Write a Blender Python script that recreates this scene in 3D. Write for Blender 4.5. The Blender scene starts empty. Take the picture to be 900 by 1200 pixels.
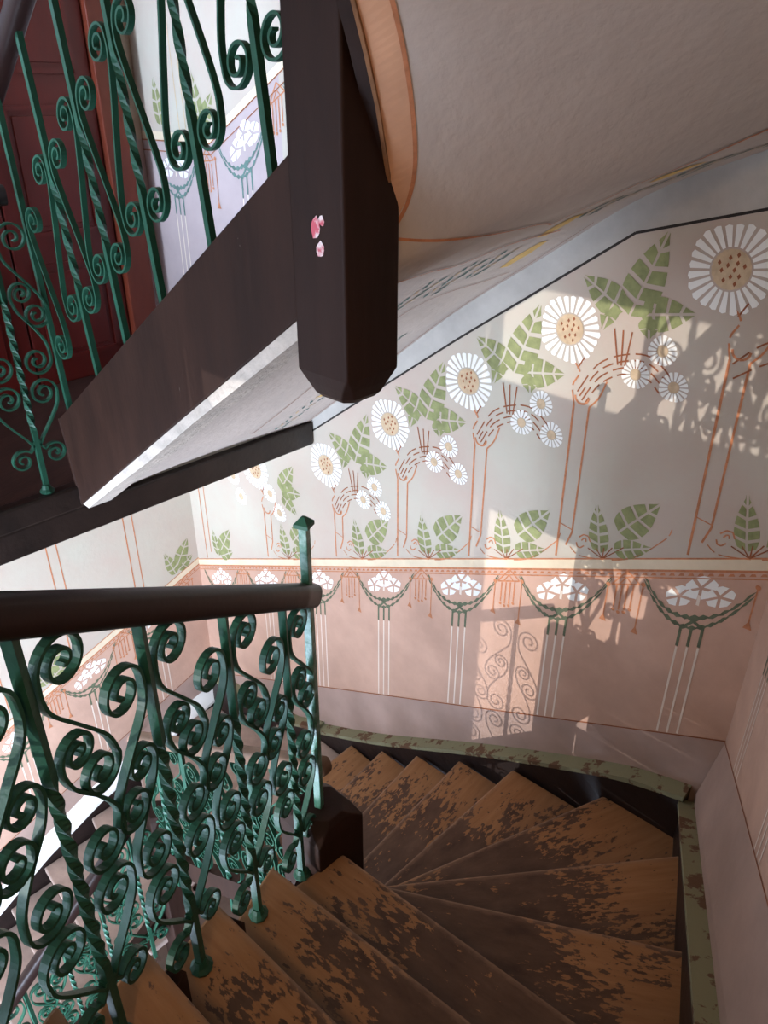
import bpy, bmesh, math, random
from mathutils import Vector, Matrix
random.seed(7)
D = bpy.data
SC = bpy.context.scene
COL = SC.collection
PI = math.pi

# ------------------------------------------------------------------ camera
YAW, PITCH, ROLL = 0.3597, 0.4994, 0.0024
CAM = Vector((0.7346, -1.2817, 1.9997))
fwd = Vector((-math.sin(YAW)*math.cos(PITCH), math.cos(YAW)*math.cos(PITCH), -math.sin(PITCH)))
rgt = Vector((math.cos(YAW), math.sin(YAW), 0)); upv = rgt.cross(fwd)
r2 = rgt*math.cos(ROLL)+upv*math.sin(ROLL); u2 = -rgt*math.sin(ROLL)+upv*math.cos(ROLL)
cd = D.cameras.new('camera'); cam = D.objects.new('camera', cd); COL.objects.link(cam)
cd.sensor_fit = 'VERTICAL'; cd.sensor_height = 36.0; cd.lens = 36*900.57/1200; cd.clip_start = .02
cam.matrix_world = Matrix(((r2.x, u2.x, -fwd.x, CAM.x), (r2.y, u2.y, -fwd.y, CAM.y), (r2.z, u2.z, -fwd.z, CAM.z), (0, 0, 0, 1)))
SC.camera = cam

# ---------------------------------------------- frame of the well: s along the back wall, m away from us
A0 = Vector((.798, 1.017, 0)); T = Vector((.92314, -.38447, 0)); N = Vector((.38447, .92314, 0))
def L(s, m, z=0.0): return A0+T*s+N*m+Vector((0, 0, z))

# ------------------------------------------------------------------ world and light
w = D.worlds.new('world'); SC.world = w; w.use_nodes = True
bg = w.node_tree.nodes['Background']; bg.inputs[0].default_value = (.62, .74, 1, 1); bg.inputs[1].default_value = 1.0
SC.view_settings.view_transform = 'Standard'; SC.view_settings.look = 'None'
SC.view_settings.gamma = 1; SC.view_settings.use_curve_mapping = False
SC.view_settings.exposure = 0.28
SUN_DIR = (T*.10+N*1.0+Vector((0, 0, .05))).normalized()   # low sun, assumed thrown back by a house across the yard
def light(name, kind, loc, direction, energy, color, **kw):
    d = D.lights.new(name, kind); d.energy = energy; d.color = color
    for k, v in kw.items(): setattr(d, k, v)
    o = D.objects.new(name, d); COL.objects.link(o); o.location = loc
    o.rotation_euler = Vector(direction).to_track_quat('-Z', 'Y').to_euler()
    return o
light('reflected_sun', 'SUN', L(-2, -12, 0), SUN_DIR, 1.9, (1, .97, .93), angle=math.radians(.25))
BLUE = (.66, .79, 1)
R110 = math.radians(115)
light('window_daylight_upper', 'AREA', (-2.7, -2.38, 1.6), (0, 1, 0), 45, BLUE, shape='RECTANGLE', size=1.0, size_y=1.2)  # added fill over the landing, solid wall behind it
light('window_daylight_high', 'AREA', L(-2.84, -2.2, 2.95), T*.6+N*2.1+Vector((0, 0, -1.0)), 42, (.60, .76, 1), shape='RECTANGLE', size=.8, size_y=.8, spread=math.radians(75))  # added fill aimed at the upper left wall, no opening here
light('window_daylight_lower', 'AREA', L(-2.85, -2.05, -.2), T*.8+N, 9, BLUE, shape='RECTANGLE', size=1.0, size_y=1.2)  # assumed daylight from the lower left, its window is out of view
light('window_daylight_front', 'AREA', (-1.32, -2.38, 1.06), (-.1, 1, .4), 58, BLUE, shape='RECTANGLE', size=1.1, size_y=.4)  # daylight at an assumed front window behind the camera
light('window_daylight_front_lower', 'AREA', (-1.32, -2.38, -.27), (-.22, 1, 0), 62, BLUE, shape='RECTANGLE', size=1.1, size_y=1.3, spread=R110)  # daylight at the assumed lower front window, out of view
light('window_daylight_storey_below', 'AREA', (-1.32, -2.38, -2.3), (-.15, 1, .4), 140, BLUE, shape='RECTANGLE', size=1.1, size_y=1.4, spread=R110)  # added fill from below to brighten the soffit, through an unseen opening
light('landing_lamp', 'POINT', (.75, -2.1, 2.75), (0, 0, -1), 26, (1, .66, .36), shadow_soft_size=.12)  # assumed warm lamp out of view, added to warm the treads and right wall

# ------------------------------------------------------------------ materials
def lin(c):
    return tuple(((x/255)/12.92 if x/255 <= .04045 else ((x/255+.055)/1.055)**2.4) for x in c)+(1,)
MATS = {}
def mat(name, rgb, rough=.7, var=.12, scale=6, bump=0.0, bscale=60, spec=.3, rgb2=None, lo=.35, hi=.65, stretch=None, metal=0):
    if name in MATS: return MATS[name]
    m = D.materials.new(name); m.use_nodes = True; nt = m.node_tree; b = nt.nodes['Principled BSDF']
    b.inputs['Roughness'].default_value = rough; b.inputs['Specular IOR Level'].default_value = spec; b.inputs['Metallic'].default_value = metal
    tc = nt.nodes.new('ShaderNodeTexCoord'); src = tc.outputs['Object']
    if stretch:
        mp = nt.nodes.new('ShaderNodeMapping'); mp.inputs['Scale'].default_value = stretch
        nt.links.new(src, mp.inputs[0]); src = mp.outputs[0]
    n = nt.nodes.new('ShaderNodeTexNoise'); n.inputs['Scale'].default_value = scale; n.inputs['Detail'].default_value = 8; n.inputs['Roughness'].default_value = .62
    nt.links.new(src, n.inputs['Vector'])
    cr = nt.nodes.new('ShaderNodeValToRGB'); c = lin(rgb)
    c1 = lin(rgb2) if rgb2 else tuple(min(1, x*(1+var)) for x in c[:3])+(1,)
    c0 = c if rgb2 else tuple(x*(1-var) for x in c[:3])+(1,)
    cr.color_ramp.elements[0].position = lo; cr.color_ramp.elements[0].color = c0
    cr.color_ramp.elements[1].position = hi; cr.color_ramp.elements[1].color = c1
    nt.links.new(n.outputs['Fac'], cr.inputs['Fac']); nt.links.new(cr.outputs['Color'], b.inputs['Base Color'])
    if bump:
        n2 = nt.nodes.new('ShaderNodeTexNoise'); n2.inputs['Scale'].default_value = bscale; n2.inputs['Detail'].default_value = 6
        nt.links.new(src, n2.inputs['Vector'])
        bp = nt.nodes.new('ShaderNodeBump'); bp.inputs['Strength'].default_value = bump; bp.inputs['Distance'].default_value = .01
        nt.links.new(n2.outputs['Fac'], bp.inputs['Height']); nt.links.new(bp.outputs['Normal'], b.inputs['Normal'])
    MATS[name] = m
    return m
def chips(m, rgb, scale, thr):
    nt = m.node_tree; b = nt.nodes['Principled BSDF']; old = b.inputs['Base Color'].links[0].from_socket
    tc = nt.nodes.new('ShaderNodeTexCoord'); n = nt.nodes.new('ShaderNodeTexNoise'); n.inputs['Scale'].default_value = scale; n.inputs['Detail'].default_value = 4; n.inputs['Roughness'].default_value = .7
    mp = nt.nodes.new('ShaderNodeMapping'); mp.inputs['Scale'].default_value = (1, 1, .45); nt.links.new(tc.outputs['Object'], mp.inputs[0]); nt.links.new(mp.outputs[0], n.inputs['Vector'])
    r = nt.nodes.new('ShaderNodeMapRange'); r.inputs[1].default_value = thr; r.inputs[2].default_value = thr+.02; nt.links.new(n.outputs['Fac'], r.inputs[0])
    mx = nt.nodes.new('ShaderNodeMix'); mx.data_type = 'RGBA'; nt.links.new(r.outputs[0], mx.inputs[0]); nt.links.new(old, mx.inputs[6]); mx.inputs[7].default_value = lin(rgb)
    nt.links.new(mx.outputs[2], b.inputs['Base Color'])
def worn_tread(name):
    """old brown floor paint worn off to bare wood at both ends; local x runs along the nosing from the middle"""
    m = D.materials.new(name); m.use_nodes = True; nt = m.node_tree; b = nt.nodes['Principled BSDF']; lk = nt.links.new
    b.inputs['Roughness'].default_value = .62; b.inputs['Specular IOR Level'].default_value = .25
    tc = nt.nodes.new('ShaderNodeTexCoord'); oi = nt.nodes.new('ShaderNodeObjectInfo')
    def mapped(sc):
        mp = nt.nodes.new('ShaderNodeMapping'); mp.inputs['Scale'].default_value = sc
        cx = nt.nodes.new('ShaderNodeCombineXYZ'); mu = nt.nodes.new('ShaderNodeMath'); mu.operation = 'MULTIPLY'; mu.inputs[1].default_value = 37
        lk(oi.outputs['Random'], mu.inputs[0]); lk(mu.outputs[0], cx.inputs[1]); lk(mu.outputs[0], cx.inputs[0])
        lk(cx.outputs[0], mp.inputs['Location']); lk(tc.outputs['Object'], mp.inputs[0]); return mp.outputs[0]
    def noise(sc, scale, det=8, ro=.6):
        n = nt.nodes.new('ShaderNodeTexNoise'); n.inputs['Scale'].default_value = scale; n.inputs['Detail'].default_value = det; n.inputs['Roughness'].default_value = ro
        lk(mapped(sc), n.inputs['Vector']); return n.outputs['Fac']
    def math_(op, a, bb):
        n = nt.nodes.new('ShaderNodeMath'); n.operation = op
        for i, v in enumerate((a, bb)):
            if hasattr(v, 'links'): lk(v, n.inputs[i])
            else: n.inputs[i].default_value = v
        return n.outputs[0]
    def ramp(f, p0, p1, c0, c1):
        r = nt.nodes.new('ShaderNodeValToRGB'); r.color_ramp.elements[0].position = p0; r.color_ramp.elements[1].position = p1
        r.color_ramp.elements[0].color = c0; r.color_ramp.elements[1].color = c1; lk(f, r.inputs['Fac']); return r.outputs['Color']
    sx = nt.nodes.new('ShaderNodeSeparateXYZ'); lk(tc.outputs['Object'], sx.inputs[0])
    sc = nt.nodes.new('ShaderNodeSeparateColor'); lk(oi.outputs['Color'], sc.inputs[0])
    X, Y = sx.outputs[0], sx.outputs[1]
    a_ = math_('SUBTRACT', sc.outputs[0], 1.0); b_ = math_('SUBTRACT', sc.outputs[1], 0.0)
    edge = math_('MAXIMUM', math_('SUBTRACT', a_, X), math_('SUBTRACT', X, b_))
    fine = noise((26, 62, 26), 1.0, 5, .6); mid = noise((5, 8, 5), 1.0, 4, .55)
    f = math_('ADD', math_('MULTIPLY', edge, .9), math_('ADD', math_('MULTIPLY', math_('SUBTRACT', fine, .5), 1.3), math_('MULTIPLY', math_('SUBTRACT', mid, .5), 1.1)))
    mk = nt.nodes.new('ShaderNodeMapRange'); mk.inputs[1].default_value = .0; mk.inputs[2].default_value = .05; lk(f, mk.inputs[0])
    bare = ramp(noise((5, 50, 5), 1.0, 4), .25, .8, lin((146, 103, 68)), lin((172, 128, 88)))
    dusty = ramp(noise((7, 14, 7), 1.0, 7), .3, .7, lin((74, 54, 44)), lin((108, 84, 69)))
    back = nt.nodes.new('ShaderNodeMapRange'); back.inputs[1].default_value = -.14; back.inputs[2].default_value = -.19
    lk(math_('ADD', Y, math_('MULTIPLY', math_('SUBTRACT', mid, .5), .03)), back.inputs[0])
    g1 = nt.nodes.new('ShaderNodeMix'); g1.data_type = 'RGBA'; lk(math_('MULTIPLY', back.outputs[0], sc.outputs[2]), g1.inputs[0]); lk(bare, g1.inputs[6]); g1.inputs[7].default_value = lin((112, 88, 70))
    mx = nt.nodes.new('ShaderNodeMix'); mx.data_type = 'RGBA'
    lk(mk.outputs[0], mx.inputs[0]); lk(dusty, mx.inputs[6]); lk(g1.outputs[2], mx.inputs[7])
    nz = nt.nodes.new('ShaderNodeMapRange'); nz.inputs[1].default_value = -.022; nz.inputs[2].default_value = -.006
    lk(math_('ADD', Y, math_('MULTIPLY', math_('SUBTRACT', fine, .5), .03)), nz.inputs[0])
    m3 = nt.nodes.new('ShaderNodeMix'); m3.data_type = 'RGBA'; lk(math_('MULTIPLY', nz.outputs[0], .55), m3.inputs[0]); lk(mx.outputs[2], m3.inputs[6]); m3.inputs[7].default_value = lin((150, 120, 98))
    lk(m3.outputs[2], b.inputs['Base Color'])
    bp = nt.nodes.new('ShaderNodeBump'); bp.inputs['Strength'].default_value = .25; bp.inputs['Distance'].default_value = .004
    lk(math_('SUBTRACT', fine, mk.outputs[0]), bp.inputs['Height']); lk(bp.outputs['Normal'], b.inputs['Normal'])
    return m
M_CREAM = mat('plaster_cream', (184, 176, 160), .85, .06, 2.2, .12, 40, rgb2=(184, 164, 150), lo=.38, hi=.68)
M_SALMON = mat('plaster_salmon', (191, 154, 134), .8, .1, 3.5, .12, 40)
M_SKIRT = mat('skirting_mauve', (166, 140, 128), .6, .1, 4, .15, 30)
M_GREY = mat('plaster_grey', (176, 170, 162), .85, .12, 5, .25, 35)
M_SOFFIT = mat('plaster_soffit', (192, 178, 168), .85, .07, 2.5, .3, 28)
M_UPPERDADO = mat('plaster_lilac', (178, 160, 158), .8, .08, 3, .1, 40)
M_WHITE = mat('paint_white', (232, 229, 222), .8, .04)
M_GREEN = mat('paint_sage', (134, 137, 92), .8, .2, 25)
M_DGREEN = mat('paint_dark_green', (96, 102, 80), .8, .2, 30)
M_ORANGE = mat('paint_terracotta', (184, 120, 84), .8, .2, 40)
M_BROWNLINE = mat('paint_brown', (140, 82, 52), .8, .2, 40)
M_STRIPE = mat('paint_stripe_cream', (214, 196, 168), .8, .08, 8)
M_TAN = mat('paint_tan', (194, 168, 136), .8, .15, 30)
M_BLACKLINE = mat('paint_black_line', (48, 42, 38), .8, .1)
M_PALE = mat('paint_pale_line', (222, 206, 190), .8, .05)
M_OCHRE = mat('paint_ochre', (214, 178, 110), .8, .12, 20)
M_TANBAND = mat('paint_tan_border', (206, 158, 126), .85, .1, 6)
M_BLUEG = mat('paint_blue_green', (96, 120, 112), .8, .25, 25)
M_DARK = mat('dark_brown_paint', (46, 27, 19), .6, .25, 9, .12, 50, .2, stretch=(1, 1, .25))
M_NEWEL = mat('dark_brown_newel_paint', (44, 26, 19), .6, .25, 8, .15, 45, .2, stretch=(1, 1, .2))
M_RAIL = mat('dark_handrail_varnish', (40, 24, 21), .42, .2, 8, .05, 40, .35, stretch=(1, 1, 1))
M_IRON = mat('green_enamelled_iron', (35, 78, 60), .46, .18, 14, .1, 90, .3)
M_IRONWORN = mat('worn_green_iron', (62, 108, 88), .4, .2, 20, .3, 80, .5, rgb2=(150, 176, 172), lo=.45, hi=.75)
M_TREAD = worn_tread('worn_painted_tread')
M_TREADLIT = mat('dusty_pale_tread', (176, 154, 142), .6, .15, 7, .1, 40, .3)  # bright light on the lower left treads, put into the colour
M_RISER = mat('riser_brown_paint', (64, 44, 34), .6, .25, 6, .1, 40, .3, stretch=(1, 1, 1))
M_STRING = mat('string_black_brown', (30, 19, 17), .45, .3, 10, .2, 30, .4)
M_CAP = mat('flaking_sage_cap', (132, 130, 102), .7, .2, 13, .3, 40, .3, rgb2=(100, 74, 54), lo=.55, hi=.58)
M_DOOR = mat('red_brown_door', (92, 26, 20), .4, .2, 5, .05, 40, .45, stretch=(1, 1, .3))
M_FRAME = mat('red_brown_door_frame', (112, 48, 30), .45, .2, 6, .05, 40, .45, stretch=(1, 1, .3))
M_FLOOR = mat('dark_landing_boards', (58, 36, 30), .5, .25, 6, .1, 40, .35, stretch=(4, 1, 1))
M_EDGE = mat('raw_plaster_edge', (190, 178, 166), .9, .15, 15, .6, 60)
M_RAWWOOD = mat('raw_wood_edge', (132, 92, 60), .7, .2, 20, .2, 60)
M_STICK = mat('sticker_pink', (214, 100, 116), .6, .1, 30, rgb2=(240, 225, 225), lo=.45, hi=.55)
M_OLDRAIL = mat('worn_brown_handrail', (122, 96, 78), .5, .2, 8, .1, 40, .3)
chips(M_DARK, (150, 138, 130), 26, .735); chips(M_NEWEL, (120, 104, 96), 30, .74); chips(M_STRING, (120, 110, 100), 24, .72)
M_BEAM = mat('dark_beam_paint', (36, 26, 22), .42, .3, 8, .2, 40, .45)
M_LOWFLOOR = mat('grey_boards', (150, 128, 112), .65, .2, 5, .1, 40)
M_WALLPLAIN = mat('plaster_plain', (200, 176, 156), .85, .06, 3)

# ------------------------------------------------------------------ mesh helpers
class MB:
    def __init__(s): s.v = []; s.f = []; s.mi = []; s.mats = []
    def mat(s, m):
        if m not in s.mats: s.mats.append(m)
        return s.mats.index(m)
    def face(s, pts, m):
        i = len(s.v); s.v += [tuple(p) for p in pts]; s.f.append(tuple(range(i, i+len(pts)))); s.mi.append(s.mat(m))
    def prism(s, lo, hi, m, mtop=None, mbot=None):
        """lo/hi: matching loops (lists of points)"""
        n = len(lo); i = len(s.v); s.v += [tuple(p) for p in lo]+[tuple(p) for p in hi]
        a = s.mat(m); s.f.append(tuple(range(i, i+n))[::-1]); s.mi.append(s.mat(mbot or m)); s.f.append(tuple(range(i+n, i+2*n))); s.mi.append(s.mat(mtop or m))
        for k in range(n):
            j = (k+1) % n; s.f.append((i+k, i+j, i+n+j, i+n+k)); s.mi.append(a)
    def box(s, c, ax, ay, az, m):
        c, ax, ay, az = Vector(c), Vector(ax), Vector(ay), Vector(az)
        q = [c-ax-ay, c+ax-ay, c+ax+ay, c-ax+ay]
        s.prism([p-az for p in q], [p+az for p in q], m)
    def build(s, name, parent=None, smooth=False, bevel=0, weld=False):
        me = D.meshes.new(name); me.from_pydata(s.v, [], s.f)
        for m in s.mats: me.materials.append(m)
        me.polygons.foreach_set('material_index', s.mi)
        if weld:
            bm = bmesh.new(); bm.from_mesh(me); bmesh.ops.remove_doubles(bm, verts=bm.verts, dist=1e-5); bmesh.ops.recalc_face_normals(bm, faces=bm.faces); bm.to_mesh(me); bm.free()
        if smooth: me.polygons.foreach_set('use_smooth', [True]*len(me.polygons))
        me.update()
        return link(name, me, parent, bevel)
def link(name, me, parent=None, bevel=0):
    o = D.objects.new(name, me); COL.objects.link(o)
    if parent: o.parent = parent
    if bevel:
        b = o.modifiers.new('bevel', 'BEVEL'); b.width = bevel; b.segments = 2; b.limit_method = 'ANGLE'
    return o
def thing(name, label, cat, loc=(0, 0, 0), rot=0, group=None):
    o = D.objects.new(name, None); COL.objects.link(o); o.location = loc; o.rotation_euler = (0, 0, rot); o.empty_display_size = .1
    o['label'] = label; o['category'] = cat
    if group: o['group'] = group
    return o
def structure(o, label=None):
    o['kind'] = 'structure'
    if label: o['label'] = label
    return o
def sweep(pts, prof, m, closed_prof=True, up=None, twist=None, cap=True, mb=None, frames=None):
    """sweep profile [(a,b)] along pts; a along side vector, b along normal"""
    mb = mb or MB(); n = len(pts); pts = [Vector(p) for p in pts]; np_ = len(prof); i0 = len(mb.v); mi = mb.mat(m)
    for i, p in enumerate(pts):
        tg = (pts[min(i+1, n-1)]-pts[max(i-1, 0)]).normalized()
        u = Vector(up); side = tg.cross(u)
        side.normalize(); nn = side.cross(tg).normalized()
        if twist:
            a = twist[i]; side, nn = side*math.cos(a)+nn*math.sin(a), nn*math.cos(a)-side*math.sin(a)
        for (a, b) in prof: mb.v.append(tuple(p+side*a+nn*b))
    for i in range(n-1):
        for k in range(np_):
            j = (k+1) % np_; mb.f.append((i0+i*np_+k, i0+i*np_+j, i0+(i+1)*np_+j, i0+(i+1)*np_+k)); mb.mi.append(mi)
    if cap:
        mb.f.append(tuple(i0+k for k in range(np_))[::-1]); mb.mi.append(mi)
        mb.f.append(tuple(i0+(n-1)*np_+k for k in range(np_))); mb.mi.append(mi)
    return mb
def catmull(P, k=6):
    out = []; n = len(P)
    for i in range(n-1):
        p0, p1, p2, p3 = P[max(i-1, 0)], P[i], P[i+1], P[min(i+2, n-1)]
        for j in range(k):
            t = j/k
            out.append(tuple(.5*((2*b)+(-a+c)*t+(2*a-5*b+4*c-d)*t*t+(-a+3*b-3*c+d)*t**3) for a, b, c, d in zip(p0, p1, p2, p3)))
    out.append(tuple(P[-1])); return out
def interp(tab, x):
    for (x0, y0), (x1, y1) in zip(tab, tab[1:]):
        if x <= x1: return y0+(y1-y0)*(x-x0)/(x1-x0)
    (x0, y0), (x1, y1) = tab[-2:]; return y0+(y1-y0)*(x-x0)/(x1-x0)

R = .1446        # riser
S_L = -2.86      # left wall
S_B = -1.72      # landing edge
M_W = .06        # back wall plane
X_R = 1.149      # right wall plane
S_C = .355       # back/right corner on the back wall
Z_LAND = .735
def zc(s): return .61+.432*s            # painted chair rail on the back wall
def zk(s): return -.115+.49*s           # top of the painted skirting
BLACK = [(-1.9, .47), (-1.813, .534), (-.866, 1.218), (-.249, 1.645), (.101, 1.74), (S_C, 1.81)]
CREASE = [(-1.74, .64), (-1.113, 1.136), (-.745, 1.42), (-.541, 1.544), (-.228, 1.75), (.069, 1.877), (S_C, 2.0)]
def zcl(m): return -.636+.36*m           # left wall chair rail
def zkl(m): return -1.40+.33*m
def zcr(y): return .763+.42*(.936-y)     # right wall
def zkr(y): return .053+.42*(.936-y)

# ------------------------------------------------------------------ walls
def Pb(s, z, off=0): return L(s, M_W-off, z)
def Pl(m, z, off=0): return L(S_L+off, m, z)
def Pr(y, z, off=0): return Vector((X_R-off, y, z))
TH = .18
mb = MB()
ss = [-2.86+.0, -2.6, -2.31, -2.0, -1.813, -1.74, -1.5, -1.113, -.866, -.745, -.541, -.249, -.228, .069, .101, S_C]
def up_chair(s): return 1.80 if s < -2.31 else 1.80+.53*(s+2.31)
for a, b in zip(ss, ss[1:]):
    def q(f0, f1, m):
        mb.face([Pb(a, f0(a)), Pb(b, f0(b)), Pb(b, f1(b)), Pb(a, f1(a))], m)
    under = lambda s: interp(BLACK, s) if s > -1.85 else .66
    q(lambda s: -3.6, zk, M_SKIRT); q(zk, zc, M_SALMON); q(zc, under, M_CREAM)
    if a >= -1.82:
        cr = lambda s: max(interp(CREASE, s), interp(BLACK, s)+.02)
        q(under, lambda s: cr(s)+.2, M_GREY); q(lambda s: cr(s)+.2, up_chair if False else (lambda s: cr(s)+1.1), M_UPPERDADO); q(lambda s: cr(s)+1.1, lambda s: 4.0, M_CREAM)
    else:
        q(under, up_chair, M_UPPERDADO); q(up_chair, lambda s: 4.0, M_CREAM)
mb.face([Pb(-2.95, -3.6, -TH), Pb(S_C+.15, -3.6, -TH), Pb(S_C+.15, 4, -TH), Pb(-2.95, 4, -TH)], M_WALLPLAIN)
wall_back = structure(mb.build('wall_back'), 'stencilled plaster wall behind the winding stairs, pale above and salmon below')

mb = MB()
W1 = (-3.9, -3.1, .95, 2.2); W2 = (-2.55, -1.55, -.85, .45)   # assumed window openings out of view: m0,m1,z0,z1
ms = sorted({-4.95, -3.6, W1[0], W2[0], W2[1], W1[1], -1.2, -.6, M_W})
for a, b in zip(ms, ms[1:]):
    def q(f0, f1, m):
        mb.face([Pl(a, f0(a)), Pl(b, f0(b)), Pl(b, f1(b)), Pl(a, f1(a))], m)
    h1 = a >= W1[0]-1e-6 and b <= W1[1]+1e-6; h2 = a >= W2[0]-1e-6 and b <= W2[1]+1e-6
    q(lambda m: -3.6, zkl, M_SKIRT)
    lo = W2[2]; top2 = W2[3]
    if h2:
        q(zkl, lambda m: min(zcl(m), lo), M_SALMON); q(lambda m: min(zcl(m), lo), lambda m: lo, M_CREAM); q(lambda m: top2, lambda m: .66, M_CREAM)
    else:
        q(zkl, zcl, M_SALMON); q(zcl, lambda m: .66, M_CREAM)
    q(lambda m: .66, lambda m: W1[2], M_UPPERDADO)
    if h1: q(lambda m: W1[3], lambda m: 4.0, M_CREAM)
    else:
        q(lambda m: W1[2], lambda m: 1.8, M_UPPERDADO); q(lambda m: 1.8, lambda m: 4.0, M_CREAM)
wall_left = structure(mb.build('wall_left'), 'stencilled plaster wall on the door side of the stairwell')
# thickness of the left wall: reveals of the assumed windows
for i, (m0, m1, z0, z1) in enumerate((W1, W2)):
    mb = MB()
    for (a, b, c, d) in (((m0, z0), (m1, z0), 0, 0), ((m1, z0), (m1, z1), 0, 0), ((m1, z1), (m0, z1), 0, 0), ((m0, z1), (m0, z0), 0, 0)):
        mb.face([Pl(*a), Pl(*b), Pl(b[0], b[1], -.14), Pl(a[0], a[1], -.14)], M_WHITE)
    structure(mb.build('window_%d' % (i+1)), 'tall stair window in the left wall')
    wobj = D.objects['window_%d' % (i+1)]
    mb = MB(); cm = (m0+m1)/2; cz = (z0+z1)/2
    for mm in (m0+.02, cm, m1-.02): mb.box(Pl(mm, cz, -.10), T*.02, N*.02, (0, 0, (z1-z0)/2), M_WHITE)
    for zz in (z0+.02, z1-.02): mb.box(Pl(cm, zz, -.10), T*.02, N*(m1-m0)/2, (0, 0, .02), M_WHITE)
    mb.build('window_frame', wobj)
mb = MB(); yb, zt = -2.7, 4.0
mb.face([Pr(.936, -3.6, .045), Pr(-2.5, -3.6, .045), Pr(-2.5, zkr(-2.5)-.27, .045), Pr(.936, zkr(.936)-.27, .045)], M_SKIRT)
mb.face([Pr(.936, zkr(.936)-.27, .045), Pr(-2.5, zkr(-2.5)-.27, .045), Pr(-2.5, zkr(-2.5), 0), Pr(.936, zkr(.936), 0)], M_SKIRT)
mb.face([Pr(.936, zkr(.936)), Pr(-2.5, zkr(-2.5)), Pr(-2.5, zcr(-2.5)), Pr(.936, zcr(.936))], M_SALMON)
mb.face([Pr(.936, zcr(.936)), Pr(-2.5, zcr(-2.5)), Pr(-2.5, 4), Pr(.936, 4)], M_CREAM)
mb.face([Pr(1.1, -3.6, -TH), Pr(-2.5, -3.6, -TH), Pr(-2.5, 4, -TH), Pr(1.1, 4, -TH)], M_WALLPLAIN)
wall_right = structure(mb.build('wall_right'), 'plain end wall beside the winders, salmon below')
mb = MB()
FW = (-1.9, -.72, .85, 1.27, -.95, .4, -3.0, -1.6)  # unseen openings assumed for the daylight, the lowest added to light the soffit
for (x0, x1, z0, z1) in ((-3.75, FW[0], -3.6, 4), (FW[1], X_R, -3.6, 4), (FW[0], FW[1], -3.6, FW[6]), (FW[0], FW[1], FW[7], FW[4]), (FW[0], FW[1], FW[5], FW[2]), (FW[0], FW[1], FW[3], 4)):
    mb.face([(x0, -2.4, z0), (x1, -2.4, z0), (x1, -2.4, z1), (x0, -2.4, z1)], M_CREAM)
structure(mb.build('wall_front'))
for i, (z0, z1) in enumerate(((FW[2], FW[3]), (FW[4], FW[5]), (FW[6], FW[7]))):
    wo = D.objects.new('window_%d' % (i+3), None); COL.objects.link(wo); structure(wo, 'stair window in the front wall')
    mb = MB(); xm = (FW[0]+FW[1])/2
    for x in (FW[0]+.02, FW[1]-.02): mb.box((x, -2.44, (z0+z1)/2), (.02, 0, 0), (0, .03, 0), (0, 0, (z1-z0)/2), M_WHITE)
    for z in (z0+.02, z1-.02): mb.box((xm, -2.44, z), ((FW[1]-FW[0])/2-.04, 0, 0), (0, .03, 0), (0, 0, .02), M_WHITE)
    mb.build('window_frame', wo)
mb = MB(); cs = [L(-2.95, .2, 4), (1.3, 1.2, 4), (1.3, -2.5, 4), (-3.9, -2.5, 4)]
mb.prism([Vector(c) for c in cs], [Vector(c)+Vector((0, 0, .2)) for c in cs], M_CREAM); structure(mb.build('ceiling'))
cs = [(c[0], c[1], -3.6) for c in cs]
mb = MB(); mb.prism([Vector(c)-Vector((0, 0, .2)) for c in cs], [Vector(c) for c in cs], M_LOWFLOOR); structure(mb.build('floor'))

# ------------------------------------------------------------------ upper landing
fe = (-.09, -.99); fo = (1.149, -1.46)
def slab(name, poly, z0, z1, m, mtop):
    mb = MB(); mb.prism([Vector((x, y, z0)) for x, y in poly], [Vector((x, y, z1)) for x, y in poly], m, mtop); return mb.build(name)
pA = L(S_B-.02, M_W); pB = L(S_B-.02, -2.75); pC = (-.09, -.99)
poly = [(pA.x, pA.y), (L(S_L, M_W).x, L(S_L, M_W).y), (-3.72, -2.4), (1.149, -2.4), fo, fe, (pB.x, pB.y)]
slab_o = slab('floor_landing', poly, .53, Z_LAND, M_CREAM, M_FLOOR); structure(slab_o, 'dark boarded landing outside the red door')
beam = thing('landing_edge_beam', 'dark painted landing beam crossing to the flowered wall', 'beam', L(S_B, -1, .55))
def local_build(mb, name, parent, **k):
    o = mb.build(name, None, **k); o.parent = parent; o.matrix_parent_inverse = parent.matrix_world.inverted() if False else Matrix.Translation(-Vector(parent.location)) if parent.rotation_euler[2] == 0 else (Matrix.Translation(parent.location) @ Matrix.Rotation(parent.rotation_euler[2], 4, 'Z')).inverted()
    return o
mb = MB(); mb.box(L(S_B, -1.42, .60), T*.022, N*1.475, (0, 0, .055), M_BEAM); local_build(mb, 'beam_face', beam, bevel=.008)
mb = MB(); mb.box(L(S_B+.002, -1.91, .70), T*.03, N*.85, (0, 0, .045), M_BEAM); local_build(mb, 'nosing_board', beam, bevel=.01)

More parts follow.
